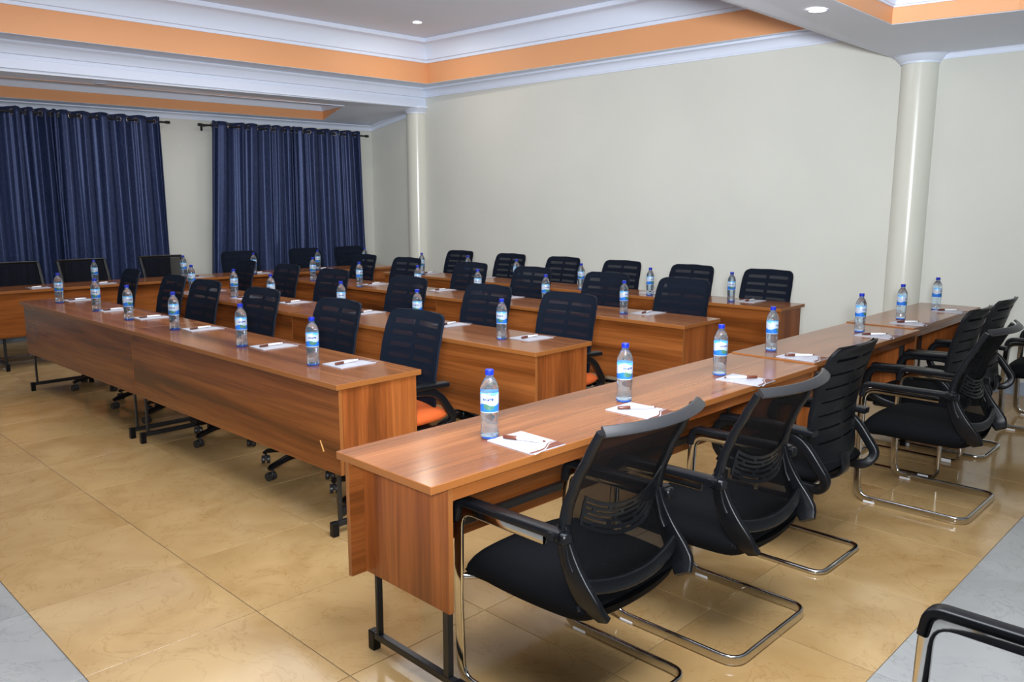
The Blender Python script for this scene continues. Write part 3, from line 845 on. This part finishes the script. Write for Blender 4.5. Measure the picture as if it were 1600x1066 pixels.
def make_pad():
    t = empty('notepad')
    b = MB(); b.box(-.0825, .0825, -.1075, .1075, .0, .0035); b.build('paper_block', M['paper_edge'], t)
    def strip_(f0, f1, n=12, z=.0042):
        q = MB(); vs = []
        for k in range(n+1):
            x = -.0825+.165*k/n
            vs += [(x, f0(x), z), (x, f1(x), z)]
        q.add(vs, [(2*k, 2*k+2, 2*k+3, 2*k+1) for k in range(n)]); return q
    b = MB(); b.box(-.0825, .0825, -.1075, .1075, .0036, .0042); cv = b.build('cover', M['paper'], t)
    top = lambda x: -.1074+.012+.040*(.5+.5*math.tanh((x-.02)*38))
    q = strip_(lambda x: -.1074, top, 22, .0044); q.build('brown_wave', M['brown_print'], cv)
    q = strip_(lambda x: top(x)-.010-.02*max(0, -x/.08), lambda x: top(x)-.006-.018*max(0, -x/.08), 22, .0046); q.build('white_wave', M['paper'], cv)
    q = MB()
    for k, (w_, y_) in enumerate([(.028, -.012), (.05, -.024), (.034, -.033)]):
        q.add([(-w_/2, y_, .0044), (w_/2, y_, .0044), (w_/2, y_+.004, .0044), (-w_/2, y_+.004, .0044)], [(0, 1, 2, 3)])
    q.build('printed_lines', M['grey_print'], cv)
    return t
def make_pen():
    t = empty('pen')
    def along(prof, m_, nm):
        q = MB(); q.lathe(prof, 12); q.v = [(v[2], v[0], v[1]+.0075) for v in q.v]; return q.build(nm, m_, t, smooth=True)
    along([(.0052, -.025), (.0056, -.02), (.0056, .055), (.0036, .058), (.0036, .072)], M['pen_white'], 'barrel')
    along([(.0046, -.074), (.0070, -.071), (.0072, -.024), (.0062, -.022)], M['pen_brown'], 'pen_cap')
    along([(.0032, .0725), (.0034, .074), (.0030, .082), (.001, .083)], M['pen_brown'], 'end_plug')
    return t
pad = make_pad(); pen = make_pen(); KP = kid_map(); up_ = [False]; un_ = [False]
def put_pad(x, y, z, rz, label, pen_label=None, pdx=0, pdy=0, prz=0):
    o = pad if not up_[0] else copy_tree(pad, KP)
    up_[0] = True; o.location = (x, y, z); o.rotation_euler = (0, 0, rz); tag(o, label, 'notepad', 'white notepads on the tables')
    if pen_label:
        p = pen if not un_[0] else copy_tree(pen, KP)
        un_[0] = True; c, s = math.cos(rz), math.sin(rz)
        p.location = (x+c*pdx-s*pdy, y+s*pdx+c*pdy, z+.0047); p.rotation_euler = (0, 0, rz+prz); tag(p, pen_label, 'pen', 'brown capped pens on the notepads')
ZR = lambda x: .7505 if x < 3.99 else (.7565 if x < 5.545 else .7625)
BR = [(1.925, 1.990), (2.687, 1.974), (3.431, 1.963), (4.183, 2.081), (5.196, 1.997), (5.927, 2.001), (6.644, 1.996)]
PR = [(1.966, 1.853), (2.596, 1.828), (3.406, 1.812), (4.101, 1.862), (5.100, 1.850), (5.748, 1.875), (6.600, 1.88)]
near = lambda k, n_: 'nearest the camera' if k == 0 else (f'{ordn[k]} from the camera' if k < n_-1 else 'farthest from the camera')
for k, (x, y) in enumerate(BR): put_bottle(x, y, ZR(x), face(x, y, (-.15, .45, .6, 1.2, 1.0, 1.2, 1.4)[k]), f'water bottle on the right hand table run, {near(k, 7)}')
for k, (x, y) in enumerate(PR):
    pz = [-1.15, -.72, PI-.75, -.75, -.78, -.72, -.76][k]
    put_pad(x, y, ZR(x), .03*(k % 3-1), f'white notepad with brown corner on the right hand table run, {near(k, 7)}',
            f'white pen with brown cap on the right hand run notepad {near(k, 7)}', .0, .02 if k else .015, pz)
B1 = [(2.158, 7.271), (2.189, 6.533), (2.174, 5.870), (2.211, 5.211), (2.215, 4.326), (2.200, 3.558)]
B2 = [(3.305, 7.35), (3.346, 6.618), (3.314, 5.939), (3.379, 5.049), (3.410, 4.210), (3.431, 3.438)]
B3 = [(4.659, 7.467), (4.62, 6.581), (4.741, 5.838), (4.825, 5.127), (4.854, 4.365), (4.877, 3.606)]
B4 = [(5.95, 7.25), (5.997, 6.527), (5.94, 5.742), (5.99, 4.935), (6.02, 4.170), (6.116, 3.423)]
BF = [(2.923, 8.70), (3.842, 8.726), (4.61, 8.62), (5.439, 8.60), (6.1, 8.56)]
ais = lambda q: 'closest to the aisle' if q == 0 else f'{ordn[q]} from the aisle end'
for nm, L_ in (('front row', B1), ('second row', B2), ('third row', B3), ('last row', B4)):
    for k, (x, y) in enumerate(L_): put_bottle(x, y, .7505, face(x, y, random.uniform(-.5, .9)), f'water bottle on the {nm} of tables, {ais(len(L_)-1-k)}')
for k, (x, y) in enumerate(BF): put_bottle(x, y, .7505, face(x, y, random.uniform(-1, 1)), f'water bottle on the tables along the curtains, {ordn[k]} from the left')
P1 = [(2.336, 7.36), (2.300, 6.472), (2.332, 5.865), (2.348, 5.104), (2.338, 4.190), (2.347, 3.455)]
P2 = [(3.45, 7.28), (3.40, 6.515), (3.515, 5.932), (3.56, 4.992), (3.60, 4.096), (3.587, 3.338)]
P3 = [(4.86, 7.539), (4.877, 6.684), (4.982, 5.788), (5.00, 4.924), (5.019, 3.486)]
P4 = [(6.10, 7.295), (6.16, 6.459), (6.191, 4.255), (6.24, 3.308)]
PF = [(2.411, 8.72), (3.018, 8.72), (3.942, 8.74), (4.734, 8.72), (5.595, 8.72)]
for nm, L_ in (('front row', P1), ('second row', P2), ('third row', P3), ('last row', P4)):
    for k, (x, y) in enumerate(L_):
        a = ais(len(L_)-1-k)
        put_pad(x, y, .7505, PI/2+random.uniform(-.06, .06), f'white notepad lying on the {nm} of tables, {a}', f'white pen with brown cap on the {nm} notepad {a}', .0, .015, -PI/2+.1+random.uniform(-.12, .12))
for k, (x, y) in enumerate(PF): put_pad(x, y, .7505, PI, f'white notepad on the tables along the curtains, {ordn[k]} from the left', f'white pen on the notepad along the curtains, {ordn[k]} from the left', 0, .015, .3)

# ------------------------------------------------------------------ curtains
RODZ, RODY = 2.525, 10.22
def rod(x0, x1, label):
    t = empty('curtain_rod', (x0, RODY, RODZ)); tag(t, label, 'curtain rod')
    b = MB(); b.tube([(0, 0, 0), (x1-x0, 0, 0)], .012, 10); b.build('pole', M['rod'], t, smooth=True)
    for xx in (0, x1-x0):
        b = MB(); b.tube([(xx-.025, 0, 0), (xx+.025, 0, 0)], .018, 10); b.build('finial', M['rod'], t, smooth=True)
    for xx in (.10, x1-x0-.10):
        b = MB(); b.box(xx-.012, xx+.012, 0, YW-RODY-.001, -.012, .012, .002); b.box(xx-.015, xx+.015, YW-RODY-.008, YW-RODY-.001, -.06, .03, .002); b.build('wall_bracket', M['rod'], t)
    return t
rod(1.2, 4.42, 'black curtain rod carrying the two navy curtains at the left')
rod(4.83, 7.38, 'black curtain rod carrying the two navy curtains by the room corner')
def curtain(x0, x1, pl, flare0, flare1, label, seed):
    rnd = random.Random(seed)
    t = empty('curtain', ((x0+x1)/2, RODY, 0)); tag(t, label, 'curtain', None)
    cx = (x0+x1)/2; n = pl*14; H0, H1 = .16, RODZ+.055
    # uneven pleat spacing: tight stacks near the ends
    wts = [rnd.uniform(.55, 1.6) for _ in range(pl)]
    wts[0] *= .45; wts[-1] *= .45
    tot = sum(wts); cum = [0]
    for q in wts: cum.append(cum[-1]+q/tot)
    ph = [rnd.uniform(-.5, .5) for _ in range(4)]; dep = [rnd.uniform(.7, 1.15) for _ in range(pl+1)]
    zl = [H0, .3, .5, .8, 1.1, 1.4, 1.7, 1.95, 2.15, 2.3, 2.4, 2.47, 2.52, H1]
    vs = []
    for z in zl:
        f_ = (H1-z)/(H1-H0)
        for i in range(n+1):
            u = i/n; kf = u*pl; k = min(pl-1, int(kf)); fr = kf-k
            xx = (cum[k]+(cum[k+1]-cum[k])*fr)
            xa = x0-flare0*f_; xb = x1+flare1*f_
            d_ = dep[k]*(1-fr)+dep[k+1]*fr
            amp = .052*d_*(1-.25*f_)
            a = 2*PI*fr+math.sin(z*1.3+ph[k % 4]*6)*.25*f_
            s = math.sin(a+.35*math.sin(2*a+k*2.3)); s = math.copysign(abs(s)**(.6+.25*((k*7)%5)/4), s)
            yy = -amp*s+.012*f_*math.sin(kf*2.1+ph[0]*4+z*.8)
            vs.append((xa+(xb-xa)*xx-cx+.010*f_*math.sin(kf*3.1+z*1.7), yy, z+(.006*math.sin(a+1) if z == H1 else 0)))
    fs = [(j*(n+1)+i, j*(n+1)+i+1, (j+1)*(n+1)+i+1, (j+1)*(n+1)+i) for j in range(len(zl)-1) for i in range(n)]
    b = MB(); b.add(vs, fs); o = b.build('curtain_panel', M['curtain'], t, smooth=True, angle=180)
    so_ = o.modifiers.new('thickness', 'SOLIDIFY'); so_.thickness = .004
    first = None
    for k in range(pl):
        for fr in (.0, .5):
            xx = x0+(x1-x0)*(cum[k]+(cum[k+1]-cum[k])*fr)-cx
            if first is None:
                q = MB(); q.tube([(0, .026*math.cos(2*PI*j/14), .026*math.sin(2*PI*j/14)) for j in range(14)], .0065, 6, True)
                first = g = q.build('grommet', M['ring'], t, smooth=True)
            else: g = first.copy(); COL.objects.link(g)
            g.location = (xx, 0, RODZ); g.rotation_euler = (0, 0, (.9 if fr == 0 else -.9))
curtain(1.62, 3.16, 8, .10, .02, 'navy pleated curtain at the far left edge of the photo', 3)
curtain(3.13, 4.31, 7, .03, .03, 'navy pleated curtain whose right edge borders the cream wall strip', 5)
curtain(4.99, 6.18, 7, .15, -.02, 'navy pleated curtain just right of the cream wall strip', 8)
curtain(6.14, 7.24, 7, .03, .07, 'navy pleated curtain next to the room corner', 11)
